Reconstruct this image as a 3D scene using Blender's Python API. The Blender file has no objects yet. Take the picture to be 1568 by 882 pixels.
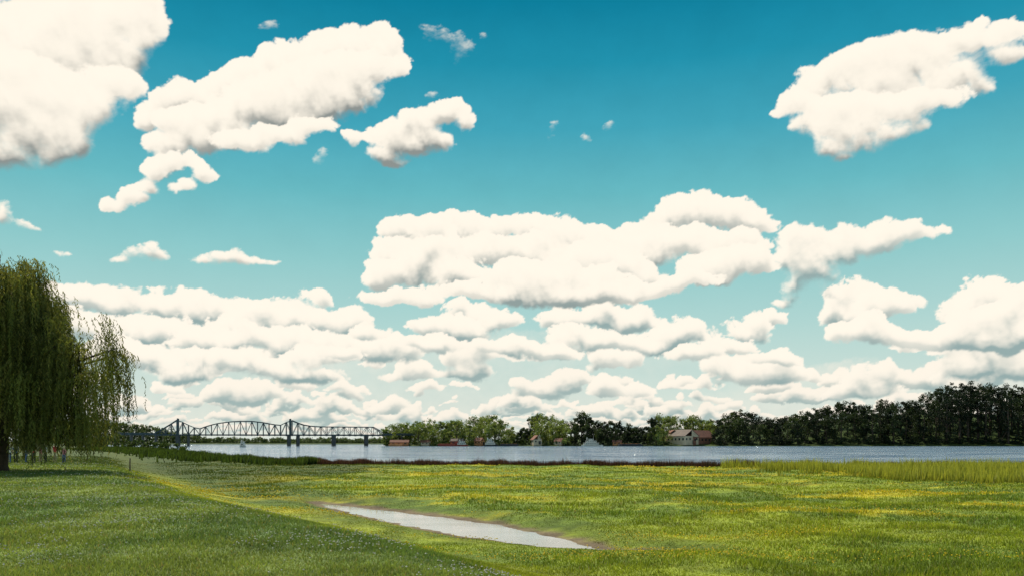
import bpy, math, numpy as np
from mathutils import Vector
rng=np.random.default_rng(11)
scene=bpy.context.scene
F=1300.0
def lin(r,g,b):
    o=[]
    for c in (r,g,b):
        c/=255.0
        o.append(c/12.92 if c<=0.04045 else ((c+0.055)/1.055)**2.4)
    return np.array(o)
def ss(a,b,x):
    t=np.clip((x-a)/(b-a),0,1); return t*t*(3-2*t)
# ------------------------------------------------ noise
def perlin(x,y,seed):
    r=np.random.default_rng(seed)
    p=r.permutation(256); p=np.concatenate([p,p])
    ang=r.random(256)*2*np.pi; gx=np.cos(ang).astype(np.float32); gy=np.sin(ang).astype(np.float32)
    x0=np.floor(x).astype(np.int64); y0=np.floor(y).astype(np.int64)
    fx=(x-x0).astype(np.float32); fy=(y-y0).astype(np.float32)
    def g(ix,iy,dx,dy):
        h=p[p[ix&255]+(iy&255)]
        return gx[h]*dx+gy[h]*dy
    u=fx*fx*fx*(fx*(fx*6-15)+10); v=fy*fy*fy*(fy*(fy*6-15)+10)
    a=g(x0,y0,fx,fy); b=g(x0+1,y0,fx-1,fy); c=g(x0,y0+1,fx,fy-1); d=g(x0+1,y0+1,fx-1,fy-1)
    return ((a+(b-a)*u)*(1-v)+(c+(d-c)*u)*v)*1.5
def fbm(x,y,o,seed,gain=0.5):
    s=0;a=1.0;t=0
    for i in range(o):
        s=s+a*perlin(x*2**i+i*17.3,y*2**i-i*9.1,seed+i); t+=a; a*=gain
    return s/t*1.5
def worley(x,y,seed):
    r=np.random.default_rng(seed)
    p=r.permutation(256); p=np.concatenate([p,p]); jx=r.random(256).astype(np.float32); jy=r.random(256).astype(np.float32)
    x0=np.floor(x).astype(np.int64); y0=np.floor(y).astype(np.int64)
    best=np.full(x.shape,9.0,np.float32)
    for i in (-1,0,1):
        for j in (-1,0,1):
            h=p[p[(x0+i)&255]+((y0+j)&255)]
            dx=x0+i+jx[h]-x; dy=y0+j+jy[h]-y
            best=np.minimum(best,(dx*dx+dy*dy).astype(np.float32))
    return 1-np.minimum(best,1.3)
# ------------------------------------------------ mesh helpers
def mesh_np(name,verts,faces,mats,cols=None,midx=None,smooth=False,parent=None):
    verts=np.asarray(verts,np.float32); faces=np.asarray(faces,np.int32)
    M,k=faces.shape
    me=bpy.data.meshes.new(name)
    me.vertices.add(len(verts)); me.vertices.foreach_set('co',verts.ravel())
    me.loops.add(M*k); me.loops.foreach_set('vertex_index',faces.ravel())
    me.polygons.add(M); me.polygons.foreach_set('loop_start',np.arange(0,M*k,k,dtype=np.int32))
    if midx is not None: me.polygons.foreach_set('material_index',np.asarray(midx,np.int32))
    me.polygons.foreach_set('use_smooth',np.full(M,smooth,dtype=bool))
    me.update(calc_edges=True)
    if cols is not None:
        ca=me.color_attributes.new(name='Col',type='FLOAT_COLOR',domain='POINT')
        c=np.ones((len(verts),4),np.float32); c[:,:3]=cols
        ca.data.foreach_set('color',c.ravel())
    for m in (mats if isinstance(mats,(list,tuple)) else [mats]): me.materials.append(m)
    ob=bpy.data.objects.new(name,me); scene.collection.objects.link(ob)
    if parent: ob.parent=parent
    return ob
def empty(name,loc=(0,0,0),rz=0):
    e=bpy.data.objects.new(name,None); scene.collection.objects.link(e); e.location=loc; e.rotation_euler[2]=rz
    return e
class B:
    def __init__(s): s.v=[];s.f=[];s.m=[]
    def add(s,vs,fs,m=0):
        o=len(s.v); s.v+= [tuple(v) for v in vs]; s.f+=[tuple(i+o for i in f) for f in fs]; s.m+=[m]*len(fs)
    def box(s,c,sz,m=0):
        x,y,z=c; a,b,h=sz[0]/2,sz[1]/2,sz[2]/2
        vs=[(x+i*a,y+j*b,z+k*h) for k in(-1,1) for j in(-1,1) for i in(-1,1)]
        s.add(vs,[(0,2,3,1),(4,5,7,6),(0,1,5,4),(1,3,7,5),(3,2,6,7),(2,0,4,6)],m)
    def beam(s,p,q,w,h,m=0):
        p=Vector(p);q=Vector(q);d=(q-p).normalized()
        up=Vector((0,0,1)) if abs(d.z)<.95 else Vector((0,1,0))
        a=d.cross(up).normalized()*w/2; b=a.cross(d).normalized()*h/2
        vs=[p-a-b,p+a-b,p+a+b,p-a+b,q-a-b,q+a-b,q+a+b,q-a+b]
        s.add(vs,[(3,2,1,0),(4,5,6,7),(0,1,5,4),(1,2,6,5),(2,3,7,6),(3,0,4,7)],m)
    def tube(s,pts,rad,n=8,m=0):
        pts=[Vector(p) for p in pts]; vs=[]
        for i,p in enumerate(pts):
            d=(pts[min(i+1,len(pts)-1)]-pts[max(i-1,0)]).normalized()
            a=d.cross(Vector((0.3,1,0.1))).normalized(); b=d.cross(a).normalized()
            for k in range(n):
                t=2*math.pi*k/n; vs.append(p+(a*math.cos(t)+b*math.sin(t))*rad[i])
        fs=[(i*n+k,i*n+(k+1)%n,(i+1)*n+(k+1)%n,(i+1)*n+k) for i in range(len(pts)-1) for k in range(n)]
        s.add(vs,fs,m)
    def obj(s,name,mats,parent=None,smooth=False):
        return mesh_np(name,s.v,s.f,mats,midx=s.m,smooth=smooth,parent=parent)
# ------------------------------------------------ materials
def newmat(name):
    m=bpy.data.materials.new(name); m.use_nodes=True; nt=m.node_tree; nt.nodes.clear()
    return m,nt,nt.nodes,nt.links
def plain(name,col,rough=0.7,var=0.25,scale=3.0,metal=0.0):
    m,nt,N,L=newmat(name)
    o=N.new('ShaderNodeOutputMaterial'); p=N.new('ShaderNodeBsdfPrincipled')
    tc=N.new('ShaderNodeTexCoord'); n=N.new('ShaderNodeTexNoise'); n.inputs['Scale'].default_value=scale; n.inputs['Detail'].default_value=6
    mr=N.new('ShaderNodeMapRange'); mr.inputs['From Min'].default_value=.3; mr.inputs['From Max'].default_value=.7
    mr.inputs['To Min'].default_value=1-var; mr.inputs['To Max'].default_value=1+var
    mx=N.new('ShaderNodeVectorMath'); mx.operation='SCALE'; mx.inputs[0].default_value=tuple(col)
    L.new(tc.outputs['Object'],n.inputs['Vector']); L.new(n.outputs['Fac'],mr.inputs['Value']); L.new(mr.outputs[0],mx.inputs['Scale'])
    L.new(mx.outputs[0],p.inputs['Base Color']); p.inputs['Roughness'].default_value=rough; p.inputs['Metallic'].default_value=metal
    p.inputs['Specular IOR Level'].default_value=.3
    L.new(p.outputs[0],o.inputs[0]); return m
def leafmat(name,trans=0.35,tint=(1.25,1.25,.5)):
    m,nt,N,L=newmat(name)
    o=N.new('ShaderNodeOutputMaterial'); a=N.new('ShaderNodeAttribute'); a.attribute_name='Col'
    p=N.new('ShaderNodeBsdfPrincipled'); p.inputs['Roughness'].default_value=.6; p.inputs['Specular IOR Level'].default_value=.15
    t=N.new('ShaderNodeBsdfTranslucent'); mm=N.new('ShaderNodeVectorMath'); mm.operation='MULTIPLY'; mm.inputs[1].default_value=tint
    mx=N.new('ShaderNodeMixShader'); mx.inputs[0].default_value=trans
    L.new(a.outputs['Color'],p.inputs['Base Color']); L.new(a.outputs['Color'],mm.inputs[0]); L.new(mm.outputs[0],t.inputs['Color'])
    L.new(p.outputs[0],mx.inputs[1]); L.new(t.outputs[0],mx.inputs[2]); L.new(mx.outputs[0],o.inputs[0]); return m

# ================================================= SKY
def build_sky():
    uf=np.arange(-900,900.1,1.35); uc=np.arange(912,math.pi*1300,14.0)
    U=np.concatenate([-uc[::-1],uf,uc,]); U[0]=-math.pi*1300; U[-1]=math.pi*1300
    V=np.concatenate([np.arange(-24,704,1.35),np.arange(708,937,8.0)])
    nu,nv=len(U),len(V)
    UU,VV=np.meshgrid(U,V)
    NN=np.meshgrid((np.arange(nu)-nu//2)*1.35,V)[0]
    wx=fbm(NN/60,VV/60,6,3,.55)*13; wy=fbm(NN/60+40,VV/60,6,8,.55)*11
    wu=UU+wx; wv=VV+wy; nw=NN+wx
    n_big=fbm(NN/85,VV/66,8,21,.64); n_mid=fbm(NN/42,VV/34,7,51,.62); n_sml=fbm(NN/22,VV/13,5,71,.6)
    p_big=worley(nw/42,wv/36,5)+.62*worley(nw/20,wv/18,6)+.38*worley(nw/10,wv/9,9)+.20*worley(nw/5,wv/4.5,10); p_big=(p_big-p_big.mean())
    p_sml=worley(nw/20,wv/13,15)+.55*worley(nw/10,wv/7,16)+.28*worley(nw/5,wv/4,19); p_sml=(p_sml-p_sml.mean())
    dv=np.diff(V,append=V[-1]+8)
    ys=[0,100,200,300,400,500,580,640,700]
    cs=[(12,126,156),(34,145,172),(66,164,185),(104,185,194),(143,202,203),(176,214,210),(201,222,214),(221,229,218),(226,231,221)]
    cs=np.array([lin(*c) for c in cs]); vv=np.array([675-y for y in ys])[::-1]; 
    base=np.stack([np.interp(VV,vv,cs[::-1,i]) for i in range(3)],-1)
    tint=(1+.05*n_big*ss(100,500,VV))[...,None]
    S_={'img':base*tint}
    def conv(x,y,rx,ry):
        az=math.atan((x-784)/F); c=math.cos(az)
        return az*F,(675-y)*c,rx*c*c,ry*c
    def layer(blobs,nz,pf,amp,pamp,soft,k,dl,lit,sha,ke=1.2,opac=1.0,flat=None,raw=False,pw=2.0,shift=0,thr=.28,sc=1.0):
        P=np.ones(UU.shape,np.float32)
        jmin,jmax=nv,0
        for b in blobs:
            u0,v0,rx,ry=b[:4] if raw else conv(*b[:4])
            rx*=sc; ry*=sc
            w=b[4] if len(b)>4 else 1.0
            i0,i1=np.searchsorted(U,[u0-2.6*rx-20,u0+2.6*rx+20]); j0,j1=np.searchsorted(V,[v0-2.6*ry-20,v0+2.6*ry+20])
            if i1<=i0 or j1<=j0: continue
            du=(wu[j0:j1,i0:i1]-u0)/rx; dw=(wv[j0:j1,i0:i1]-v0)/ry
            if flat: dw=np.where(dw<0,dw*flat,dw)
            P[j0:j1,i0:i1]*=1-w*.98*np.exp(-1.0*(du*du+dw*dw)); jmin=min(jmin,j0); jmax=max(jmax,j1)
        if jmax<=jmin: return
        sl=slice(jmin,jmax)
        nzz=np.roll(nz,shift,1)[sl]; pff=np.roll(pf,shift,1)[sl]; P=P[sl]
        D=1-P-thr+(amp*nzz+pamp*pff)*ss(0.02,.25,1-P)
        dens=np.clip(D*3.5,0,1)
        S=np.zeros_like(D); s=np.zeros(nu)
        for j in range(D.shape[0]-1,-1,-1):
            e=math.exp(-dv[jmin+j]/dl); s=s*e+dens[j]*(1-e)
            s=.5*s+.25*(np.roll(s,1)+np.roll(s,-1)); s=np.where(dens[j]<.02,s*.95,s); S[j]=s
        a=ss(0,soft*(.42+2.0*S),D)*opac
        Rf=np.minimum(D,.55)+.34*pff+.22*nzz
        Rf=.4*Rf+.15*(np.roll(Rf,1,0)+np.roll(Rf,-1,0)+np.roll(Rf,1,1)+np.roll(Rf,-1,1))
        def em(r): return np.roll(np.roll(Rf,-r,0),r//2,1)-np.roll(np.roll(Rf,r,0),-(r//2),1)
        e=np.clip(.25*em(2)+.5*em(5)+.5*em(11),-.6,.6)
        Lg=1.22-k*S**pw-ke*e*(.10+.9*S)
        Lg=np.clip(Lg,0,1.6); Lg=np.where(Lg>.8,.8+.24*(1-np.exp(-(Lg-.8)/.24)),Lg)
        col=sha+(lit-sha)*Lg[...,None]
        im=S_['img'][sl]
        S_['img'][sl]=im*(1-a[...,None])+col*a[...,None]
    def cloud(blobs,ng,nz,pf,amp,pamp,soft,k,dl,lit,sha,shift=0,**kw):
        bl=sorted(blobs,key=lambda b:b[1]+.25*b[3]*math.sin(b[0]*.05)+ (b[0]-784)*kw.get('tilt',0))
        kw.pop('tilt',None)
        n=len(bl); step=n/ng
        for g in range(ng):
            sub=bl[int(g*step):int((g+1)*step+ (0 if g==ng-1 else step*.35))]
            layer(sub,nz,pf,amp,pamp,soft,k,dl,lit,sha,shift=shift+g*173,**kw)
    LIT=np.array([1.0,.925,.80])*1.02; SH=lin(142,148,145); SHL=lin(150,173,172); HZ=lin(184,200,194)
    r=np.random.default_rng(77)
    veil=[]
    for i in range(330):
        u0=r.uniform(-4084,4084); veil.append((u0,r.uniform(8,95),r.uniform(60,120),r.uniform(16,34),.8))
    for x in range(-760,300,60): veil.append((x,r.uniform(95,150),80,34,.8))
    layer(veil,n_mid,p_sml,.16,.10,.9,.6,30,LIT*.80+HZ*.18,HZ,ke=1.0,raw=True,thr=.25,opac=.85)
    rows=[(661,8,3,7,.9),(652,12,5,10,.9),(641,16,7,13,.85),(626,22,11,18,.82),(608,30,15,26,.74),(586,38,20,36,.64),(560,44,24,48,.52)]
    for n,(y,rx,ry,st,pr) in enumerate(rows):
        bl=[]; x=-4084+n*7.0
        while x<4084:
            if r.random()<pr*(1 if x<330 or n<5 else .8):
                s=.45+r.random()**2*1.2; oy=r.normal()*ry*.9
                for q in range(r.integers(2,6)):
                    t=r.random(); bl.append((x+r.normal()*rx*.6*s,675-y+oy+ry*s*(.1+1.0*t),rx*s*(.6-.36*t),ry*s*(.85-.3*t)))
                bl.append((x,675-y+oy,rx*s,ry*.5*s))
            x+=st*(.6+r.random()*1.2)
        f=n/6.0
        layer(bl,n_sml if n<4 else n_mid,p_sml if n<5 else p_big,.28,.20,.24,.95,ry*1.5,LIT*(.91+.09*f),HZ*(1-f)+SHL*f,ke=1.3,flat=1.9,raw=True,shift=n*31,pw=1.5,thr=.31)
    G=[(110,458,50,28),(180,466,46,28),(250,474,40,26),(320,480,44,28),(400,488,46,28),(470,494,46,28),(490,453,22,13),(540,496,36,24),(250,510,90,26),(420,524,90,26),(130,505,56,30),(560,526,50,18),(500,545,60,20),(340,552,50,20),(420,565,50,18),(230,545,50,20),(180,530,40,24),(310,525,44,24),(370,510,40,24),(600,545,50,18),(280,575,60,16),(480,580,60,16)]
    cloud(G,4,n_mid,p_big,.28,.24,.22,.95,30,LIT,SHL,ke=1.6,flat=1.5,shift=40,thr=.30)
    Hh=[(715,486,38,24),(670,506,40,22),(770,493,34,20),(850,494,28,22),(915,486,36,28),(970,498,44,28),(1040,512,40,24),(1150,506,40,24),(1185,491,24,16),(1110,534,48,18),(930,528,50,20),(660,532,50,18),(1060,543,46,16),(780,536,46,18),(560,512,32,16),(520,543,37,16),(850,543,42,17),(1180,552,42,17),(720,515,38,22),(880,515,34,20),(1010,530,38,18)]
    cloud(Hh,4,n_mid,p_big,.28,.26,.2,.95,26,LIT,SHL,ke=1.6,flat=1.8,shift=-60,thr=.30)
    I=[(1310,450,36,24),(1345,464,38,24),(1385,462,30,16),(1285,483,28,26),(1290,512,24,18),(1350,516,42,18),(1505,456,36,32),(1480,486,44,30),(1550,488,46,36),(1430,526,44,15),(1600,470,50,42),(1400,520,38,13),(1530,528,66,18),(1465,515,40,22),(1320,480,30,22),(1330,500,30,20),(1520,500,60,26)]
    cloud(I,2,n_mid,p_big,.24,.26,.18,.9,36,LIT,SHL,ke=1.6,flat=1.5,shift=90,thr=.27)
    E=[(618,354,30,24),(660,350,30,20),(705,348,34,22),(752,354,32,22),(815,350,34,22),(870,360,32,20),(930,366,32,20),(975,360,30,22),(1035,328,32,28),(1085,324,34,26),(1130,332,30,24),(1165,348,22,16),(1005,365,40,22),
       (600,392,34,24),(660,388,50,26),(740,388,54,26),(830,388,54,26),(910,392,54,24),(990,392,50,24),(1070,372,54,26),(1130,370,40,20),
       (576,425,26,26),(630,420,44,24),(700,425,48,22),(800,425,54,24),(890,425,60,24),(970,420,48,22),(1120,400,50,22),(1085,418,40,20),(1165,400,26,16),
       (590,455,44,12),(650,452,36,14),(725,448,42,14),(810,452,50,16),(870,460,50,14),(940,452,50,16),(1000,445,40,14),(1060,430,40,14)]
    cloud(E,4,n_big*.4+n_mid*.6,p_big,.24,.28,.18,.80,46,LIT,SH*.5+SHL*.5,ke=1.7,flat=1.3)
    E2=[(1210,365,28,20),(1255,370,36,22),(1300,372,38,20),(1350,360,38,18),(1395,358,28,13,.9),(1425,358,18,9,.75),(1450,350,14,7,.65),(1215,392,28,20),(1285,394,42,16),(1345,380,38,12),(1250,422,34,18),(1215,440,24,15,.85),(1200,462,20,10,.8),(1275,448,22,10,.7),(1240,405,26,16)]
    cloud(E2,1,n_mid,p_big,.30,.26,.3,.8,34,LIT,SHL,ke=1.6,flat=1.1,shift=-80,thr=.28)
    Fq=[(185,397,20,8),(215,388,26,11),(240,384,18,9),(310,396,26,8),(340,390,28,11),(365,396,22,8),(395,399,20,6),(420,402,16,5,.7),(40,350,24,7,.7),(0,332,16,20),(88,385,15,6,.6)]
    layer(Fq,n_mid,p_sml,.42,.26,.5,.7,16,LIT,SH,ke=1.1,flat=1.2)
    W=[(690,56,20,12,.75),(712,72,18,13,.75),(660,55,12,9,.6),(702,88,10,8,.6),(412,36,16,8,.6),(848,200,9,12,.7),(900,208,9,9,.7),(933,195,9,6,.6),(490,242,10,10,.9),(660,146,12,6,.6),(350,195,10,6,.5),(15,25,30,14,.6),(735,55,8,6,.6)]
    layer(W,n_sml,p_sml,.6,.2,1.1,.3,20,LIT,SH,ke=.4,opac=.75,thr=.20)
    C=[(560,212,24,13,.75),(600,205,28,16),(640,192,28,18),(675,172,26,17),(700,165,22,15),(715,185,15,16),(590,238,28,11),(635,226,36,14),(672,212,26,14),(600,250,24,7,.85),(540,205,14,10,.6),(620,215,34,18)]
    cloud(C,1,n_big*.4+n_mid*.6,p_big,.30,.26,.24,.85,36,LIT,SH,ke=1.6,flat=1.1,thr=.30,shift=20)
    Bc=[(585,55,24,18),(545,70,36,24),(500,78,36,22),(460,92,36,24),(600,75,20,16),(610,98,16,14),(410,85,12,14,.9),(430,112,36,24),(375,118,30,24),(500,110,50,26),(560,100,40,24),
        (335,145,38,26),(285,150,36,24),(400,140,44,26),(460,140,50,26),(530,135,44,22),(245,165,26,20),
        (225,190,20,20),(270,188,36,22),(330,180,44,24),(400,175,50,24),(470,170,46,22),(535,160,36,16),
        (250,222,34,15),(310,218,40,18),(370,215,44,18),(430,205,40,16),(480,192,36,13),(290,245,26,12,.95),
        (310,268,24,11,.9),(280,285,16,12,.9),(235,262,18,13,.85),(222,290,20,15,.95),(190,302,18,11,.9),(175,318,18,9,.9),(160,310,9,8,.7),(210,312,18,10,.9),(255,250,20,14,.9)]
    cloud(Bc,3,n_big*.5+n_mid*.5,p_big,.28,.26,.24,.85,60,LIT,SH,ke=1.7,shift=60,flat=1.1,thr=.27,tilt=.28)
    A=[(20,70,60,40),(90,50,56,40),(150,40,50,36),(200,22,36,28),(222,52,24,22),(120,15,60,24),(200,3,40,20),(-60,30,70,50),(230,30,18,20),
       (60,110,70,34),(130,95,56,34),(185,85,36,28),(-70,120,90,90),(5,125,70,40),
       (90,145,70,32),(165,125,36,28),(195,130,24,18),(20,170,76,36),(140,165,34,22),
       (95,195,44,28),(30,215,56,24),(120,225,28,18,.9),(-40,220,70,36),(70,235,36,16,.9),(0,245,40,14,.9)]
    cloud(A,2,n_big*.6+n_mid*.4,p_big,.24,.22,.32,1.35,86,LIT,SH,ke=1.6,pw=3.0,shift=-40,thr=.27)
    Dq=[(1530,55,30,18),(1560,42,20,12),(1500,36,20,10),(1480,66,34,20),(1430,80,40,26),(1375,86,40,28),(1330,95,40,30),(1540,85,26,14,.85),
        (1285,112,36,30),(1345,130,56,30),(1410,125,52,30),(1465,115,40,24),(1245,130,28,24),(1500,130,24,14,.8),
        (1220,158,28,20),(1270,165,44,26),(1330,170,48,26),(1390,165,44,24),(1190,178,16,10,.8),(1450,150,34,16,.85),
        (1250,195,34,20),(1305,198,38,22),(1275,225,28,14,.95),(1320,225,28,13,.85),(1410,195,28,14,.8),(1360,205,30,14,.85),(1290,242,18,8,.8),(1215,195,14,9,.7)]
    cloud(Dq,2,n_big*.5+n_mid*.5,p_big,.30,.26,.30,.62,56,LIT,SH+.02,ke=1.5,shift=150,flat=1.1,thr=.27)
    bl=[]
    for i in range(60):
        u0=r.uniform(880,4084)*(1 if r.random()<.5 else -1); v0=r.uniform(160,850)
        for j in range(7): bl.append((u0+r.normal()*50,v0+r.normal()*20,r.uniform(25,60),r.uniform(16,34)))
    layer(bl,n_big,p_big,.3,.2,.24,.7,60,LIT,SH,raw=True)
    img=S_['img']
    R=9000.0
    az=UU/F
    verts=np.stack([R*np.sin(az),R*np.cos(az),R*VV/F],-1).reshape(-1,3)
    idx=np.arange(nu*nv).reshape(nv,nu)
    faces=np.stack([idx[:-1,:-1],idx[1:,:-1],idx[1:,1:],idx[:-1,1:]],-1).reshape(-1,4)
    m,nt,N,L=newmat('sky_clouds')
    o=N.new('ShaderNodeOutputMaterial'); e=N.new('ShaderNodeEmission'); a=N.new('ShaderNodeAttribute'); a.attribute_name='Col'
    L.new(a.outputs['Color'],e.inputs[0]); L.new(e.outputs[0],o.inputs[0])
    m.cycles.emission_sampling='NONE'
    mesh_np('sky',verts,faces,m,cols=img.reshape(-1,3),smooth=True)
build_sky()

# ================================================= TERRAIN
def crest_x(y): return np.interp(y,[-60,0,11.7,20.8,34.7,70,130,400],[40,6.5,0.3,-5.0,-14.2,-33,-62,-190])
def shore_y(x): return np.interp(x,[-2000,-420,-400,-180,-99,-50,-33,-18,20,67,300,2000],[1300,1200,720,400,250,150,128,120,114,106,88,60])
def far_y(x): return np.interp(x,[-3000,-132,-104,400,3000],[1080,1080,694,692,692])
CH=np.array([(-10.9,47.9,.0),(-9.2,45.2,.6),(-6.9,41.8,1.05),(-4.4,38.2,1.45),(-2.2,34.8,1.6),(-.4,31.8,1.45),(1.0,29.6,1.0),(2.2,27.8,.5),(3.2,26.9,-.1),(4.8,26.6,-.25)])
def chan(x,y):
    best=np.full(x.shape,1e9); 
    for i in range(len(CH)-1):
        ax,ay,aw=CH[i]; bx,by,bw=CH[i+1]; dx,dy=bx-ax,by-ay
        t=np.clip(((x-ax)*dx+(y-ay)*dy)/(dx*dx+dy*dy),0,1)
        d=np.hypot(x-ax-t*dx,y-ay-t*dy)-(aw+(bw-aw)*t)
        best=np.minimum(best,d)
    return best
def hill(x): return np.interp(x,[-2000,100,170,215,260,300,330,355,375,400,440,700],[0,0,3,6,11,15,16,21,27,30,29,26])
def terrain(x,y):
    s=(x-crest_x(y))*.87
    lawn=-1.75-0.45*ss(50,110,y)-.8*ss(110,300,y)+.05*fbm(x/7,y/7,3,101)
    field=-3.2+.16*fbm(x/12,y/12,3,102)+.10*ss(50,90,y)+.16*fbm(x/5,y/9,2,107)*ss(4,10,s)
    k=ss(-2.0,5.5,s)
    z=lawn*(1-k)+field*k
    c=chan(x,y)+.34*fbm(x/1.3,y/1.3,4,103)
    zc=-3.5+np.clip(c,-1.3,50)*.11
    w=ss(4.0,0.5,c)
    z=np.minimum(z,z*(1-w)+zc*w)
    ds=np.maximum(shore_y(x)+1.5*fbm(x/9,y*0,3,104)-y,y-far_y(x))
    far=(y>far_y(x))
    z=np.where(y>500,-2.8,z)
    z=np.where(far,-2.6+hill(x)*ss(0,60,y-far_y(x)),z)
    z=np.minimum(z,-4.05+np.where(far,.25,.12)*np.clip(ds,-20,1e5))
    return z
def ypatch(x,y): return fbm(x/14+5,y/5,4,204)
def ground_col(x,y):
    s=(x-crest_x(y))*.87
    n1=fbm(x/5,y/7,4,201); n2=fbm(x/14,y/9,4,202); n3=fbm(x/1.2,y/1.6,3,203); n4=fbm(x/9,y/3.2,4,209)
    g_lawn=np.array([.125,.195,.055]); g_lawn2=np.array([.215,.275,.070])
    g_yel=np.array([.50,.44,.030]); g_f=np.array([.29,.345,.035]); g_f2=np.array([.165,.24,.034]); g_dark=np.array([.055,.085,.018])
    t=ss(-.5,.5,n1+.3*n3)[...,None]; lawn=g_lawn*(1-t)+g_lawn2*t
    t=ss(-.4,.4,n2+.3*n3)[...,None]; fld=g_f2*(1-t)+g_f*t
    t=(ss(.16,.5,ypatch(x,y)+.3*n3)*ss(22,46,y))[...,None]; fld=fld*(1-t)+g_yel*t
    t=(ss(.12,.5,n4+.2*n3)*.6)[...,None]; fld=fld*(1-t)+np.array([.10,.155,.024])*t
    k=ss(-.8,.8,s+1.6*n1+.5*n3)[...,None]; col=lawn*(1-k)+fld*k
    t=(ss(0,1.8,s+1.6*n1)*ss(6.5,3,s+1.8*n1))[...,None]*.5; col=col*(1-t)+np.array([.36,.36,.035])*t
    t=(ss(3.5,6,s)*ss(14,8,s+2*n1)*ss(30,60,y))[...,None]*.75; col=col*(1-t)+g_dark*1.5*t
    t=(ss(56,85,y)*ss(-10,-20,x+ n1*4))[...,None]*.85; col=col*(1-t)+g_dark*t  # cloud shadow over the far-left bank, painted as dark green
    c=chan(x,y); t=(ss(1.0,.3,c+.5*n3))[...,None]; col=col*(1-t)+np.array([.20,.15,.085])*t
    t=(ss(3.2,1.0,c+n1)*ss(.3,1.2,c))[...,None]*.65; col=col*(1-t)+np.array([.10,.15,.02])*t  # shadowed strip along the puddle, painted in as darker olive
    t=(y>400)[...,None]*1.0; col=col*(1-t)+g_dark*t
    return np.clip(col*(1+.25*n3[...,None]),.003,1)
def axis(lo,f0,f1,step,hi,g):
    a=list(np.arange(f0,f1,step)); s=step;x=a[-1]
    while x<hi: s*=g; x+=s; a.append(x)
    s=step;x=a[0]; pre=[]
    while x>lo: s*=g; x-=s; pre.append(x)
    return np.array(pre[::-1]+a)
xs=axis(-9400,-24,24,.2,9400,1.035); ys=axis(-9400,8,56,.2,9400,1.03)
X,Y=np.meshgrid(xs,ys); Z=terrain(X,Y)
idx=np.arange(X.size).reshape(X.shape)
fc=np.stack([idx[:-1,:-1],idx[:-1,1:],idx[1:,1:],idx[1:,:-1]],-1).reshape(-1,4)
m,nt,N,L=newmat('ground_soil_and_turf')
o=N.new('ShaderNodeOutputMaterial'); p=N.new('ShaderNodeBsdfPrincipled'); a=N.new('ShaderNodeAttribute'); a.attribute_name='Col'
g=N.new('ShaderNodeNewGeometry'); n=N.new('ShaderNodeTexNoise'); n.inputs['Scale'].default_value=9; n.inputs['Detail'].default_value=8; n.inputs['Roughness'].default_value=.7
n2=N.new('ShaderNodeTexNoise'); n2.inputs['Scale'].default_value=1.1; n2.inputs['Detail'].default_value=8; n2.inputs['Roughness'].default_value=.7
mu=N.new('ShaderNodeMath'); mu.operation='MULTIPLY'
mr=N.new('ShaderNodeMapRange'); mr.inputs['From Min'].default_value=.14; mr.inputs['From Max'].default_value=.36; mr.inputs['To Min'].default_value=.5; mr.inputs['To Max'].default_value=1.25
sc=N.new('ShaderNodeVectorMath'); sc.operation='SCALE'; bp=N.new('ShaderNodeBump'); bp.inputs['Strength'].default_value=.8; bp.inputs['Distance'].default_value=.08
L.new(g.outputs['Position'],n.inputs['Vector']); L.new(g.outputs['Position'],n2.inputs['Vector']); L.new(n.outputs['Fac'],mu.inputs[0]); L.new(n2.outputs['Fac'],mu.inputs[1]); L.new(mu.outputs[0],mr.inputs['Value'])
L.new(a.outputs['Color'],sc.inputs[0]); L.new(mr.outputs[0],sc.inputs['Scale']); L.new(sc.outputs[0],p.inputs['Base Color']); L.new(n.outputs['Fac'],bp.inputs['Height']); L.new(bp.outputs[0],p.inputs['Normal'])
p.inputs['Roughness'].default_value=.9; p.inputs['Specular IOR Level'].default_value=.15; L.new(p.outputs[0],o.inputs[0])
mesh_np('ground',np.stack([X,Y,Z],-1).reshape(-1,3),fc,m,cols=ground_col(X,Y).reshape(-1,3),smooth=True)

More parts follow.
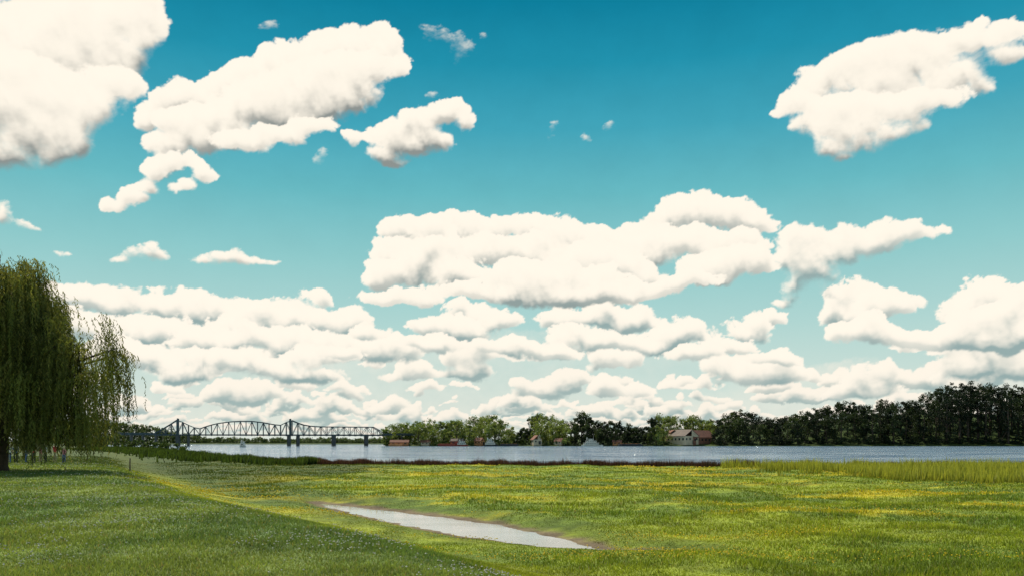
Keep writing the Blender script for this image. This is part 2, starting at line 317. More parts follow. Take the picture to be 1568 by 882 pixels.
# ================================================= WATER
def water(name,base,base2,s1,d1,rough,stretch,b0=.2,spec=.5):
    m,nt,N,L=newmat(name)
    o=N.new('ShaderNodeOutputMaterial'); p=N.new('ShaderNodeBsdfPrincipled'); g=N.new('ShaderNodeNewGeometry')
    mp=N.new('ShaderNodeMapping'); mp.inputs['Scale'].default_value=stretch
    n=N.new('ShaderNodeTexNoise'); n.inputs['Scale'].default_value=s1; n.inputs['Detail'].default_value=5; n.inputs['Roughness'].default_value=.6
    big=N.new('ShaderNodeTexNoise'); big.inputs['Scale'].default_value=.04; big.inputs['Detail'].default_value=9; big.inputs['Roughness'].default_value=.8
    bm=N.new('ShaderNodeMapping'); bm.inputs['Scale'].default_value=(.6,1.6,1)
    mr=N.new('ShaderNodeMapRange'); mr.inputs['From Min'].default_value=.38; mr.inputs['From Max'].default_value=.58; mr.inputs['To Min'].default_value=b0; mr.inputs['To Max'].default_value=1.0
    cm=N.new('ShaderNodeMix'); cm.data_type='RGBA'; cm.inputs[6].default_value=(*base2,1); cm.inputs[7].default_value=(*base,1)
    bp=N.new('ShaderNodeBump'); bp.inputs['Distance'].default_value=d1
    L.new(g.outputs['Position'],mp.inputs[0]); L.new(mp.outputs[0],n.inputs['Vector']); L.new(g.outputs['Position'],bm.inputs[0]); L.new(bm.outputs[0],big.inputs['Vector'])
    L.new(big.outputs['Fac'],mr.inputs['Value']); L.new(mr.outputs[0],bp.inputs['Strength']); L.new(n.outputs['Fac'],bp.inputs['Height']); L.new(bp.outputs[0],p.inputs['Normal'])
    L.new(mr.outputs[0],cm.inputs[0]); L.new(cm.outputs[2],p.inputs['Base Color'])
    p.inputs['Roughness'].default_value=rough; p.inputs['IOR'].default_value=1.33; p.inputs['Specular IOR Level'].default_value=spec
    L.new(p.outputs[0],o.inputs[0]); return m
rv=water('river_water',(.065,.15,.25),(.42,.52,.60),.9,1.2,.10,(.6,1.2,1),.0,.30)  # pale second colour paints sparkle streaks into the water's base colour
wx=axis(-4000,-100,100,20,4000,1.2); wy=axis(40,100,200,10,1500,1.15); WX,WY=np.meshgrid(wx,wy); id2=np.arange(WX.size).reshape(WX.shape)
mesh_np('river',np.stack([WX,WY,WX*0-4.0],-1).reshape(-1,3),np.stack([id2[:-1,:-1],id2[:-1,1:],id2[1:,1:],id2[1:,:-1]],-1).reshape(-1,4),rv)
pw=water('puddle_water',(.30,.30,.28),(.36,.36,.33),3.0,.012,.03,(.8,1.3,1),.1)
vs=[];fs=[]
for i in range(len(CH)):
    x,y,w=CH[i]; j=min(i+1,len(CH)-1);k=max(i-1,0); dx,dy=CH[j][0]-CH[k][0],CH[j][1]-CH[k][1]; l=math.hypot(dx,dy); nx,ny=-dy/l,dx/l
    ww=max(w,0)+1.3; vs+=[(x-nx*ww,y-ny*ww,-3.5),(x+nx*ww,y+ny*ww,-3.5)]
    if i: q=2*i; fs.append((q-2,q,q+1,q-1))
mesh_np('puddle',vs,fs,pw)

# ================================================= GRASS
GM=leafmat('grass_blades',.42,(1.3,1.25,.6))
def blades(name,x,y,h,w,col,lean=.45,mat=GM,tipcol=None):
    n=len(x); z=terrain(x,y)-.01
    a=rng.random(n)*2*np.pi; dx,dy=np.cos(a)*w/2,np.sin(a)*w/2
    la=rng.random(n)*2*np.pi; lr=np.abs(rng.normal(0,lean,n))*h
    v=np.empty((n,3,3)); v[:,0]=np.stack([x-dx,y-dy,z],-1); v[:,1]=np.stack([x+dx,y+dy,z],-1)
    v[:,2]=np.stack([x+np.cos(la)*lr,y+np.sin(la)*lr,z+h],-1)
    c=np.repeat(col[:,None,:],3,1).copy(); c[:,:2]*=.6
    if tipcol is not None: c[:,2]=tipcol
    mesh_np(name,v.reshape(-1,3),np.arange(3*n).reshape(-1,3),mat,cols=c.reshape(-1,3))
def sample(n,d0,d1,p,half=.78):
    u=rng.random(n); e=1-p
    d=(d0**e+u*(d1**e-d0**e))**(1/e)
    return (rng.random(n)*2-1)*half*d,d
x,y=sample(640000,5.5,125,1.25)
c0=chan(x,y)
ok=(c0>.45)&(y<shore_y(x)-3); x,y,c0=x[ok],y[ok],c0[ok]
s=(x-crest_x(y))*.87+fbm(x/3,y/3,3,301)
col=ground_col(x,y); j=rng.random(len(x)); col=col*(.72+.6*j[:,None]); 
dry=(rng.random(len(x))<.05)[:,None]; col=np.where(dry,np.array([.34,.29,.12]),col)
d=np.hypot(x,y); lawnm=s<1.0
hl=(.030+.040*rng.random(len(x)))*(1+.5*np.clip(fbm(x/2,y/2,2,305),-.6,1)); hf=(.06+.09*rng.random(len(x)))*(1+.9*np.clip(fbm(x/3,y/3,3,306),-.6,1))
hf*=(.3+.7*ss(3,9,s))*(.3+.7*ss(1,5,c0))
w=.006+.0010*d
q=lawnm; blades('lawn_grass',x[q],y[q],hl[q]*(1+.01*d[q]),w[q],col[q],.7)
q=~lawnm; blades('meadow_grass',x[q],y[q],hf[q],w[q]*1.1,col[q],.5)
def dots(name,x,y,z,r,mat,cols):
    n=len(x); c=np.stack([x,y,z],-1)
    off=np.array([(1,0,0),(0,1,0),(-1,0,0),(0,-1,0),(0,0,.8),(0,0,-.6)])
    v=c[:,None,:]+off[None]*r[:,None,None]
    t=np.array([(0,1,4),(1,2,4),(2,3,4),(3,0,4),(1,0,5),(2,1,5),(3,2,5),(0,3,5)])
    f=(t[None]+6*np.arange(n)[:,None,None]).reshape(-1,3)
    mesh_np(name,v.reshape(-1,3),f,mat,cols=np.repeat(cols,6,0))
FM=leafmat('petals',.2,(1,1,.9))
x,y=sample(28000,7,75,1.1); s=(x-crest_x(y))*.87
pn=fbm(x/3.5,y/4.5,4,311)+.28*rng.normal(size=len(x)); ok=(s<.8)&(pn>.25); x,y=x[ok],y[ok]
dots('white_clover',x,y,terrain(x,y)+.055+.03*rng.random(len(x)),.008+.0005*y+.005*rng.random(len(x)),FM,np.tile([.66,.64,.52],(len(x),1))*(.6+.5*rng.random((len(x),1))))
x,y=sample(66000,22,108,.8); s=(x-crest_x(y))*.87
pn=ypatch(x,y)+.18*rng.normal(size=len(x)); ok=(s>1)&(pn>.44)&(chan(x,y)>1)&(y<shore_y(x)-10)&~((y>60)&(x<-14)); x,y=x[ok],y[ok]
dots('yellow_wildflowers',x,y,terrain(x,y)+.06+.10*rng.random(len(x)),.008+.0007*y,FM,np.tile([.78,.58,.015],(len(x),1))*(.6+.6*rng.random((len(x),1))))
n=90000; x=np.where(rng.random(n)<.8,rng.uniform(-40,85,n),rng.uniform(-60,-20,n)); off=np.abs(rng.normal(0,1.6,n))+.2
y=shore_y(x)-off; cl=fbm(x/2.5,y/3,3,321)
right=ss(24,34,x)
h=(.70+.65*rng.random(n)+.45*cl)
br=np.array([.042,.026,.022]); gr=np.array([.19,.20,.03])
c=br*(1-right[:,None])+gr*right[:,None]; c=c*(.5+rng.random((n,1)))
tip=np.where((rng.random(n)<.5)[:,None],np.array([.09,.038,.035]),c*1.2)
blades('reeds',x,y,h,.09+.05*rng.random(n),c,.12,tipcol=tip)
n=44000; x=rng.uniform(24,80,n); y=rng.uniform(64,100,n); cl=fbm(x/6,y/5,3,331); ok=(cl>.0+ (32-x)*.05); x,y,cl=x[ok],y[ok],cl[ok]
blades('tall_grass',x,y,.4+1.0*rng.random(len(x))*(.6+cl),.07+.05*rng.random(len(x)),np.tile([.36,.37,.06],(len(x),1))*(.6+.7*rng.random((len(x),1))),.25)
n=60000; x=-28-150*rng.random(n)**1.6; off=np.abs(rng.normal(0,1,n))*(4+(-x-28)*.12)+.5; y=shore_y(x)-off; cl=fbm(x/6,y/8,3,341)
blades('bank_scrub',x,y,(.4+.7*rng.random(n)+.8*cl)*(1-.3*ss(200,400,y)),.15+.0016*y,np.tile([.05,.08,.016],(n,1))*(.5+rng.random((n,1))),.3)

# ================================================= DISTANT TREES
LM=leafmat('tree_foliage',.32)
BARK=plain('bark',(.07,.05,.035),.9,.4,5)
def quads(c,size,col,flat=0.0,asp=1.0):
    n=len(c); a=rng.normal(size=(n,3)); a/=np.linalg.norm(a,axis=1)[:,None]; bb=rng.normal(size=(n,3)); bb=np.cross(a,bb); bb/=np.linalg.norm(bb,axis=1)[:,None]
    s=(size*(.6+.8*rng.random(n)))[:,None]/2
    v=np.stack([c-a*s,c-bb*s*asp,c+a*s,c+bb*s*asp],1)
    return v,np.repeat(col[:,None,:],4,1)
class Mass:
    def __init__(s): s.v=[];s.c=[];s.t=B()
    def tree(s,x,y,z0,h,r,n,col,leaf,trunk=True,low=.12):
        nl=int(9+h*.6); L0=[]
        for i in range(nl):
            t=low+(1-low)*rng.random()**.8*.86; prof=math.sqrt(max(0,1-((t-.45)/.62)**2))
            an=rng.random()*6.28; rr=r*prof*rng.uniform(.2,.85)
            L0.append((x+math.cos(an)*rr,y+math.sin(an)*rr,z0+h*t,r*rng.uniform(.2,.46)*(1.15-.4*t),rng.uniform(.6,1.45)))
        L0.append((x+rng.normal()*r*.15,y,z0+h*.9,r*.3,1.2))
        per=max(8,n//len(L0))
        for lx,ly,lz,lr,lc in L0:
            p=rng.normal(size=(per,3)); p/=np.linalg.norm(p,axis=1)[:,None]; p*=(rng.random(per)**.4*lr*(1+.12*rng.normal(size=per)))[:,None]; p[:,2]*=.8
            c=p+np.array([lx,ly,lz]); c[:,2]=np.maximum(c[:,2],z0)
            cc=np.array(col)*lc*(.8+.4*rng.random((per,1)))
            v,k=quads(c,leaf,cc,asp=.8); s.v.append(v); s.c.append(k)
        if trunk:
            s.t.tube([(x,y,z0-1),(x+rng.normal()*.3,y,z0+h*.35),(x+rng.normal()*.6,y,z0+h*.75)],[h*.022,h*.016,h*.005],6)
            for q in range(4):
                lx,ly,lz,lr,_=L0[q]; s.t.tube([(x,y,z0+h*.3),(lx,ly,lz)],[h*.010,h*.004],5)
    def finish(s,name):
        v=np.concatenate(s.v).reshape(-1,3); c=np.concatenate(s.c).reshape(-1,3)
        e=empty(name)
        mesh_np('foliage',v,np.arange(len(v)).reshape(-1,4),LM,cols=c,parent=e)
        if s.t.v: s.t.obj('trunks',BARK,e)
        print(name,len(v)//4)
        return e
top_px=[560,590,610,640,680,720,755,780,800,815,850,870,890,910,950,985,1000,1060,1085,1095,1112,1130,1150,1180,1210,1240,1300,1330,1350,1380,1400,1420,1440,1480,1520,1568,1700,1900]
top_y =[668,652,644,643,643,637,632,646,654,631,632,648,630,642,642,655,633,633,642,642,630,622,632,640,632,626,610,620,606,616,605,600,587,578,582,585,585,600]
lit_c=(.17,.21,.062); lit2=(.21,.245,.068); shade_c=(.016,.026,.014); shade2=(.028,.042,.017)  # cloud shade on the dark trees is put into their leaf colours
far=Mass(); dark=Mass()
for row,(dd,jit) in enumerate([(760,0),(725,5),(704,2)]):
    px=592.0 if row else 600.0
    while px<1800:
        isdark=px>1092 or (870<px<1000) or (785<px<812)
        ty=np.interp(px,top_px,top_y)+rng.normal()*1.5+(0,4,14)[row]*(1.0 if rng.random()<.8 else .3)
        d=dd+rng.uniform(-8,8); xw=(px-784)/F*d; z0=float(terrain(np.array([xw]),np.array([d]))[0]); ztop=(675-ty)/F*d
        h=ztop-z0
        if h<5: h=5+rng.random()*3
        r=min(h*.45,rng.uniform(4.5,11)); 
        if 1022<px<1092 and row==2: px+=10; continue
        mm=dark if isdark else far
        cc=(shade_c if rng.random()<.6 else shade2) if isdark else (lit_c if rng.random()<.5 else lit2)
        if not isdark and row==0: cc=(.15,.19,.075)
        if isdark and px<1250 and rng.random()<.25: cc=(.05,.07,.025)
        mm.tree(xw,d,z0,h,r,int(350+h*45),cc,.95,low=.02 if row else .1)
        px+=r*F/d*rng.uniform(.7,1.3)
px=592.0
gapspots=[(600,626),(644,660),(692,708),(726,742),(812,830),(850,862),(938,952),(1024,1088)]
while px<1800:
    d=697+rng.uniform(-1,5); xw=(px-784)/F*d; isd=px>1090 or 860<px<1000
    if not any(a<px<b for a,b in gapspots): (dark if isd else far).tree(xw,d,-3.9,rng.uniform(3,6.5)*(1.5 if isd else 1),rng.uniform(3,4.5),220,shade_c if isd else (.07,.10,.03),.8,False,0)
    px+=rng.uniform(4,9)
far.finish('distant_trees'); dark.finish('distant_shade_toned_trees')
lf=Mass()
for dd in (1110,1150):
    px=60.0
    while px<600:
        d=dd+rng.uniform(-10,10); xw=(px-784)/F*d; ty=np.interp(px,[60,180,215,250,280,310,600],[638,644,648,654,663,670,672])+rng.normal()*1.5
        h=(675-ty)/F*d+3.2
        lf.tree(xw,d,-3.2,h,rng.uniform(6,10),int(120+h*18),(.085,.115,.05),1.6,False,0); px+=rng.uniform(5,10)
px=100.0
while px<285:
    k_=abs((px-784)/F); dd=np.linspace(120,700,300); xx=-k_*dd; i=int(np.argmax(dd>shore_y(xx)-6)); d=dd[i]
    lf.tree(-k_*d,d,float(terrain(np.array([-k_*d]),np.array([d]))[0])-.3,d*.012*rng.uniform(.5,1.3)+.6,d*.009,260,(.05,.075,.022),d*.0022,False,0); px+=rng.uniform(5,10)
lf.finish('far_bank_trees')

# ================================================= WILLOW
def willow():
    e=empty('willow_tree'); t=B(); bx,by=-30.6,50.5; z0=float(terrain(np.array([bx]),np.array([by]))[0])-.15
    t.tube([(bx,by,z0),(bx+.05,by,z0+.5),(bx+.2,by,z0+1.8),(bx+.1,by,z0+4),(bx,by,z0+7)],[.75,.52,.44,.36,.22],12)
    V=[];C=[]
    crowns=[(-31.0,50.5,6.6,4.4,4.3,4.7,190,1.0,0),(-31.2,49.5,3.0,4.3,4.2,2.6,60,1.0,1),(-26.9,49.5,3.6,1.7,2.4,3.6,34,.85,0),(-24.8,50,3.5,2.1,2.4,4.3,46,.6,0),(-26.9,50,1.3,2.6,2.4,1.6,18,.7,1)]
    for cx,cy,cz,rx,ry,rz,nc,dens,lowt in crowns:
        for i in range(nc):
            an=rng.random()*6.283; el=rng.uniform(-.12,1.0); el=math.asin(min(1,max(-1,el))); q=rng.uniform(.5,1.0)**.6
            ce=max(0,math.cos(el))**.7; se=math.sin(el)
            p=np.array([cx+rx*.86*q*math.cos(an)*ce,cy+ry*q*math.sin(an)*ce,cz+rz*.93*q*se*(1+.1*math.sin(an*3+cx))])
            out=np.array([math.cos(an),math.sin(an),0]); lc=rng.uniform(.35,1.6)
            if i%6==0: 
                mid=(np.array([bx+.1,by,z0+3.5])+p)/2+np.array([0,0,.8]); t.tube([(bx+.1,by,z0+2.2+rng.random()*2),tuple(mid),tuple(p)],[.2,.11,.03],6)
            ns=int(rng.uniform(14,34)*dens); Lmax=rng.uniform(1.0,3.4) if (se>.35 and not lowt and rng.random()<.75) else rng.uniform(1.6,6.0)
            for k in range(ns):
                st=p+rng.normal(size=3)*np.array([.42,.42,.22]); L=Lmax*rng.uniform(.45,1.1)
                L=min(L,st[2]+.15+abs(rng.normal())*.45) if cx<-30 else min(L,st[2]-.2+abs(rng.normal())*.7)
                if L<.4: L=.4
                nn=int(L/.085); s_=np.linspace(0,L,nn); ob=rng.uniform(.15,.6)
                arc=ob*(1-np.exp(-s_*1.6)); pts=st+out*arc[:,None]+np.stack([.05*np.sin(s_*2+k),.05*np.cos(s_*2.3+k),.22*np.sin(np.clip(s_*2.4,0,3.14))*.8-s_],-1)
                ax=np.stack([rng.normal(0,.5,nn),rng.normal(0,.5,nn),-1+rng.normal(0,.25,nn)],-1); ax/=np.linalg.norm(ax,axis=1)[:,None]
                sd=np.cross(ax,rng.normal(size=(nn,3))); sd/=np.linalg.norm(sd,axis=1)[:,None]
                ll=rng.uniform(.16,.28,nn)[:,None]; ww=.028
                V.append(np.stack([pts,pts+ax*ll*.45+sd*ww,pts+ax*ll,pts+ax*ll*.45-sd*ww],1))
                base=np.array([.135,.15,.038])*lc if rng.random()<.8 else np.array([.25,.24,.07])
                C.append(np.repeat((base*(.7+.6*rng.random((nn,1))))[:,None,:],4,1))
    v=np.concatenate(V).reshape(-1,3); c=np.concatenate(C).reshape(-1,3)
    mesh_np('hanging_foliage',v,np.arange(len(v)).reshape(-1,4),leafmat('willow_leaves',.34,(1.2,1.15,.6)),cols=c,parent=e)
    t.obj('trunk_and_limbs',BARK,e,True)
    print('willow leaves',len(v)//4)
willow()

# ================================================= BRIDGE
STEEL=plain('bridge_steel',(.055,.08,.09),.6,.3,.4); CONC=plain('pier_concrete',(.11,.11,.105),.9,.25,.5)
def bridge():
    e=empty('truss_bridge'); s=B(); pr=B(); dk_=B()
    def P(px,y,off=0):
        d=640+60*(px-235)/355.0+off*1.0
        return ((px-784)/F*(640+60*(px-235)/355.0)+off*-.33,d,(675-y)/F*655)
    tx=[235,248,260,272,284,296,306,318,332,348,366,386,404,420,432,445,456,468,482,500,520,540,560,575,590]
    tyy=[664,657,650,642,649,654,656,651.5,648,645.5,644,644,646,649,650,641,646,650,651.5,652,652,652,652,652,665]
    nodes=[float(q) for q in np.arange(235,591,8.87)]
    for off in (0,9):
        prev=None
        for i,q in enumerate(nodes):
            yt=float(np.interp(q,tx,tyy)); T=P(q,yt,off); Bm=P(q,665.5,off)
            if T[2]-Bm[2]>.6: s.beam(Bm,T,.42,.42)
            if prev:
                s.beam(prev[0],T,.62,.62); s.beam(prev[1],Bm,.7,.8)
                if i%2: s.beam(prev[1],T,.36,.36)
                else: s.beam(prev[0],Bm,.36,.36)
            prev=(T,Bm)
        for tpx,ty in ((272,642),(445,641)):
            s.beam(P(tpx,665.5,off),P(tpx,ty-1.5,off),.9,.9)
    for q in nodes[1:-1]:
        yt=float(np.interp(q,tx,tyy)); s.beam(P(q,yt,0),P(q,yt,9),.35,.35); dk_.beam(P(q,666.2,0),P(q,666.2,9),.5,.7)
    a,b_=P(180,665.2,4.5),P(640,664.6,4.5); dk_.beam(a,b_,8.0,.7,0)
    for off in (.6,8.4):
        dk_.beam(P(180,663,off),P(235,663.4,off),.15,.9); dk_.beam(P(590,663.2,off),P(640,662.6,off),.15,.9)
        for q in (200,218,238,600,615): pr.beam(P(q,666,off),P(q,684,off),1.1,1.1)
    for q,w in ((272,2.4),(288,1.4),(443,2.2),(457,2.0),(512,2.4),(562,2.2)):
        for off in (1,8):
            p0=P(q,667,off); pr.beam((p0[0],p0[1],p0[2]),(p0[0],p0[1],-6),w,w)
        p0=P(q,667.4,-.3);p1=P(q,667.4,9.3); pr.beam(p0,p1,w*1.15,1.0); p0=P(q,676,1);p1=P(q,676,8); pr.beam(p0,p1,w*.6,1.5)
    s.obj('truss',STEEL,e); dk_.obj('deck',STEEL,e); pr.obj('piers',CONC,e)
bridge()

# ================================================= BUILDINGS & BOATS
WHITE=plain('white_paint',(.60,.58,.52),.6,.12,.6); CREAM=plain('cream_siding',(.55,.44,.30),.8,.15,.5); ROOFB=plain('brown_roof',(.22,.10,.065),.85,.25,.6)
ROOFG=plain('metal_roof',(.19,.15,.12),.9,.15,.3); GLASS=plain('window_glass',(.02,.025,.03),.15,.1,1); RED=plain('red_hull',(.30,.06,.04),.6,.25,.5); DARK=plain('dark_hull',(.03,.035,.04),.6,.3,.5); RUST=plain('rust_orange',(.48,.21,.09),.85,.3,.4)
def house(name,px,d,z0,w,l,h,rh,wall,roof,rz=0,doors=True):
    e=empty(name,((px-784)/F*d,d,z0),rz)
    b=B(); b.box((0,0,h/2-.5),(w,l,h+1)); b.add([(-w/2,-l/2,h),(w/2,-l/2,h),(0,-l/2,h+rh),(0,-l/2,h)],[(0,1,2,3)]); b.add([(-w/2,l/2,h),(w/2,l/2,h),(0,l/2,h+rh),(0,l/2,h)],[(3,2,1,0)]); b.obj('walls',wall,e)
    r=B(); o=.5
    for sgn in (-1,1):
        k=rh/(w/2)
        r.add([(sgn*(w/2+o),-l/2-o,h-o*k),(sgn*(w/2+o),l/2+o,h-o*k),(0,l/2+o,h+rh),(0,-l/2-o,h+rh),(sgn*(w/2+o),-l/2-o,h-o*k+.3),(sgn*(w/2+o),l/2+o,h-o*k+.3),(0,l/2+o,h+rh+.3),(0,-l/2-o,h+rh+.3)],[(0,1,2,3),(7,6,5,4),(0,3,7,4),(1,5,6,2),(0,4,5,1)])
    r.obj('roof',roof,e)
    g=B(); n=max(2,int(w/3.2))
    for i in range(n):
        xx=-w/2+w*(i+.5)/n
        if i==n//2 and doors: g.box((xx,-l/2-.03,min(h*.35,1.6)),(w/n*.6,.08,min(h*.7,3.2)))
        else: g.box((xx,-l/2-.03,h*.62),(w/n*.4,.08,h*.28))
    n=max(2,int(l/4))
    for i in range(n):
        for sg in (-1,1): g.box((sg*(w/2+.03),-l/2+l*(i+.5)/n,h*.6),(.08,l/n*.4,h*.28))
    g.obj('windows_and_door',GLASS,e)
house('warehouse',1045,704,-2.2,15,22,6.5,5,CREAM,ROOFG,.55)
house('brown_roof_shed',1069,708,-2.2,13,26,5.5,5.5,ROOFB,ROOFB,-.95)
house('brick_building',1029,714,-2.4,7,10,9.5,2,RUST,ROOFB,.2)
house('riverside_house',821,696,-2.6,7,8,4,3.2,CREAM,ROOFB,.3)
house('boat_shed',612,695,-3.4,5,15,2.6,1.6,RUST,ROOFB,1.5)
house('boat_shed',700,695,-3.2,5,10,3.4,1.6,RED,ROOFG,1.3)
house('boat_shed',652,695,-3.2,4,7,2.6,1.6,CREAM,ROOFB,1.2)
house('riverside_house',734,696,-3.0,5,7,3.4,2.2,RUST,ROOFB,.9)
house('riverside_house',856,697,-3.0,5,6,3,2.2,CREAM,ROOFB,1.1)
house('boat_shed',945,695,-3.2,4.5,7,2.6,1.5,RUST,ROOFB,1.4)
def towboat(px,d,L,hull,tall=1.0):
    e=empty('towboat',((px-784)/F*d,d,-4.0),rng.uniform(-.12,.12))
    b=B(); w=4.5
    sec=[(-L/2,.8),(-L/2+1,1),(0,1),(L/2-2,1),(L/2,.45)]
    vs=[]
    for xx,k in sec: vs+=[(xx,-w/2*k,1.1),(xx,w/2*k,1.1),(xx,w/2*k*.85,-.4),(xx,-w/2*k*.85,-.4)]
    fs=[]
    for i in range(len(sec)-1):
        o=4*i; fs+=[(o,o+4,o+5,o+1),(o+1,o+5,o+6,o+2),(o+3,o+7,o+4,o)]
    fs+=[(0,1,2,3),(16,19,18,17)]
    b.add(vs,fs); b.obj('hull',hull,e)
    c=B(); g=B()
    z=1.1
    for k,(ll,ww,hh) in enumerate([(L*.7,3.6,1.6),(L*.5,3.0,1.5*tall),(L*.22,2.4,1.4*tall)]):
        if k==2 and tall<.9: break
        c.box((-L*.06,0,z+hh/2),(ll,ww,hh)); c.box((-L*.06,0,z+hh+.06),(ll+.6,ww+.6,.12))
        n=int(ll/1.4)
        for i in range(n):
            for sg in (-1,1): g.box((-L*.06-ll/2+ll*(i+.5)/n,sg*(ww/2+.02),z+hh*.58),(ll/n*.5,.06,hh*.36))
        z+=hh+.12
    c.box((-L*.25,0,z),(.7,.7,2.2)); c.beam((L*.05,0,z-.5),(L*.05,0,z+2.2),.12,.12)
    for i in range(8):
        c.beam((-L*.42+i*L*.12,-2.1,1.1),(-L*.42+i*L*.12,-2.1,2.0),.08,.08)
    c.obj('deckhouses',WHITE,e); g.obj('cabin_windows',GLASS,e)
towboat(907,676,17,WHITE,1.0); towboat(752,680,11,DARK,.95); towboat(708,682,9,RED,.85); towboat(372,560,3.5,WHITE,.6)
def barge(px,d,L,mat):
    e=empty('barge',((px-784)/F*d,d,-4.0),rng.uniform(-.06,.06)); b=B()
    b.add([(-L/2,-3,1.4),(L/2,-3,1.4),(L/2,3,1.4),(-L/2,3,1.4),(-L/2+1.5,-3,-.4),(L/2-1.5,-3,-.4),(L/2-1.5,3,-.4),(-L/2+1.5,3,-.4)],[(0,1,2,3),(4,7,6,5),(0,4,5,1),(1,5,6,2),(2,6,7,3),(3,7,4,0)])
    b.box((0,-2.8,1.65),(L*.85,.2,.5)); b.box((0,2.8,1.65),(L*.85,.2,.5)); b.box((-L*.42,0,1.65),(.2,5.4,.5)); b.box((L*.42,0,1.65),(.2,5.4,.5)); b.obj('hull',mat,e)
    c=B(); 
    for i in range(4): c.box((-L*.3+i*L*.2,0,1.75),(L*.14,4.6,.7))
    c.obj('cargo_covers',RUST,e)
barge(683,684,14,RED); barge(780,684,16,DARK); barge(965,684,20,DARK); barge(606,684,12,RUST)

# ================================================= POST, PEOPLE
b=B(); px_,d_=199,62.0; xx=(px_-784)/F*d_; zz=float(terrain(np.array([xx]),np.array([d_]))[0])
e=empty('marker_post',(xx,d_,zz)); b.tube([(0,0,-.2),(0,0,.7),(.01,0,.92),(.01,0,.97)],[.06,.055,.05,.01],8); b.obj('stake',plain('weathered_wood',(.22,.17,.12),.9,.3,6),e,True)
SKIN=plain('skin',(.45,.26,.18),.6,.08,8); HAIR=plain('hair',(.05,.03,.02),.7,.2,20)
def person(px,d,shirt,pants,pose,face,sc=1.0):
    x=(px-784)/F*d; z=float(terrain(np.array([x]),np.array([d]))[0])
    e=empty('person',(x,d,z),face); e.scale=(sc,)*3
    step=.16 if pose=='walk' else .03; arm=.25 if pose=='reach' else .06
    V=[(0,0,.93),(0,.01,1.15),(0,.01,1.40),(0,0,1.50),(0,-.01,1.64), (-.09,0,.88),(-.10,-step-.02,.48),(-.10,-step*.8,.07),(-.11,-step-.13,.03),(.09,0,.88),(.10,step-.02,.48),(.10,step*1.3,.08),(.11,step*1.1-.1,.03),(-.19,.01,1.39),(-.25,arm*.3,1.10),(-.24,-arm,.88),(-.24,-arm-.02,.79),(.19,.01,1.39),(.25,-arm*.6,1.12),(.22,-arm*1.8,.95),(.21,-arm*2.1,.88)]
    E=[(0,1),(1,2),(2,3),(3,4),(0,5),(5,6),(6,7),(7,8),(0,9),(9,10),(10,11),(11,12),(2,13),(13,14),(14,15),(15,16),(2,17),(17,18),(18,19),(19,20)]
    R=[.14,.135,.15,.055,.105,.095,.07,.045,.04,.095,.07,.045,.04,.065,.045,.033,.04,.065,.045,.033,.04]
    me=bpy.data.meshes.new('body'); me.from_pydata(V,E,[]); ob=bpy.data.objects.new('body',me); scene.collection.objects.link(ob); ob.parent=e
    mod=ob.modifiers.new('s','SKIN'); 
    for i,r_ in enumerate(R): me.skin_vertices[0].data[i].radius=(r_,r_*.8 if i in(0,1,2) else r_)
    me.skin_vertices[0].data[0].use_root=True
    ob.modifiers.new('ss','SUBSURF').levels=1
    dg=bpy.context.evaluated_depsgraph_get(); m2=bpy.data.meshes.new_from_object(ob.evaluated_get(dg)); ob.modifiers.clear(); ob.data=m2
    for mt in (shirt,pants,SKIN,HAIR,DARK): m2.materials.append(mt)
    hz=.93
    for p in m2.polygons:
        c=p.center; top=1.56; neck=1.46
        if c.z>neck: i=3 if (c.z>top+.09 or (c.y>.02 and c.z>top-.03)) else 2
        elif abs(c.x)>.19 and c.z<1.2 and c.z>.3: i=2
        elif c.z>hz+.02: i=0
        elif c.z<.09: i=4
        else: i=1
        p.material_index=i; p.use_smooth=True
def cl(n,c): return plain(n,c,.8,.15,6)
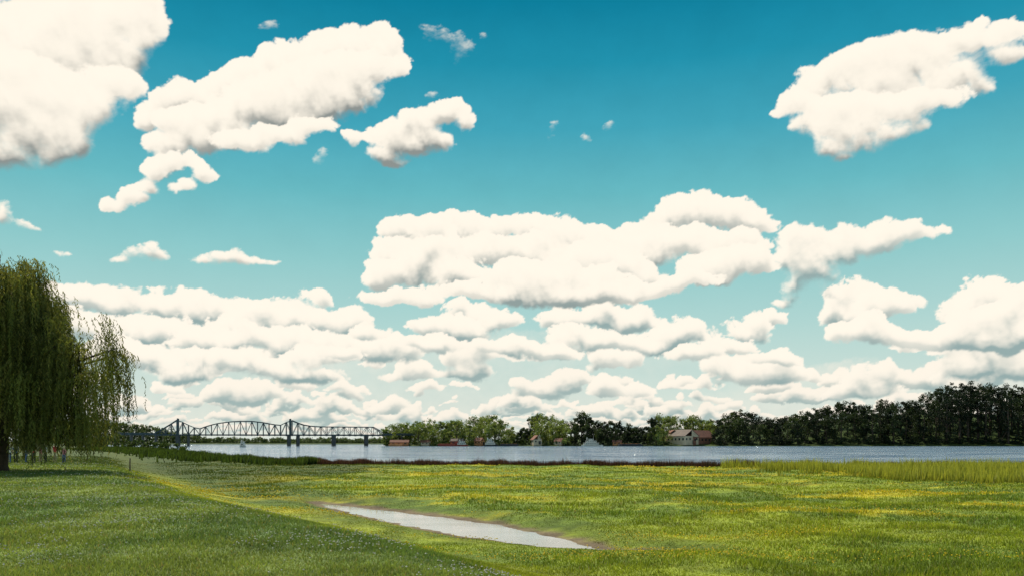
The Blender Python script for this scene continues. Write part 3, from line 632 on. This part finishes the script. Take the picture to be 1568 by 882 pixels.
cR=cl('red_cloth',(.6,.06,.06)); cW=cl('white_cloth',(.75,.73,.70)); cB=cl('blue_cloth',(.08,.14,.35)); cK=cl('dark_cloth',(.03,.03,.04)); cP=cl('pink_cloth',(.6,.22,.25)); cT=cl('khaki_cloth',(.35,.28,.18))
for a in [(14,74,cW,cB,'stand',.9,1),(24,78,cB,cK,'stand',.4,1),(40,76,cW,cB,'walk',1.2,1),(52,74,cR,cK,'reach',-.5,.97),(62,78,cP,cT,'stand',2.6,.93),(70,75,cW,cK,'stand',-.9,1),(84,78,cR,cT,'walk',1.5,1),(98,76,cP,cB,'reach',.2,.8)]: person(*a)

# ================================================= LIGHT, CAMERA
EL,AZ=50,-35
w=bpy.data.worlds.new('World'); scene.world=w; w.use_nodes=True; nt=w.node_tree; nt.nodes.clear()
o=nt.nodes.new('ShaderNodeOutputWorld'); bg=nt.nodes.new('ShaderNodeBackground'); st=nt.nodes.new('ShaderNodeTexSky'); st.sky_type='NISHITA'; st.sun_disc=False
st.sun_elevation=math.radians(EL); st.sun_rotation=math.radians(AZ%360); bg.inputs['Strength'].default_value=.10
nt.links.new(st.outputs[0],bg.inputs[0]); nt.links.new(bg.outputs[0],o.inputs[0])
sl=bpy.data.lights.new('sun','SUN'); sl.energy=5.0; sl.angle=math.radians(.5); sl.color=(1,.93,.80); so=bpy.data.objects.new('sun',sl); scene.collection.objects.link(so)
dirv=Vector((math.sin(math.radians(AZ))*math.cos(math.radians(EL)),math.cos(math.radians(AZ))*math.cos(math.radians(EL)),math.sin(math.radians(EL))))
so.rotation_euler=dirv.to_track_quat('Z','Y').to_euler(); so.location=(0,0,60)
cam=bpy.data.cameras.new('camera'); co=bpy.data.objects.new('camera',cam); scene.collection.objects.link(co)
cam.sensor_width=36; cam.lens=36*F/1568; cam.shift_y=234/1568; cam.clip_end=40000; cam.clip_start=.1
co.location=(0,0,0); co.rotation_euler=(math.radians(90),0,0); scene.camera=co
scene.view_settings.view_transform='Standard'; scene.view_settings.look='None'; scene.view_settings.exposure=0
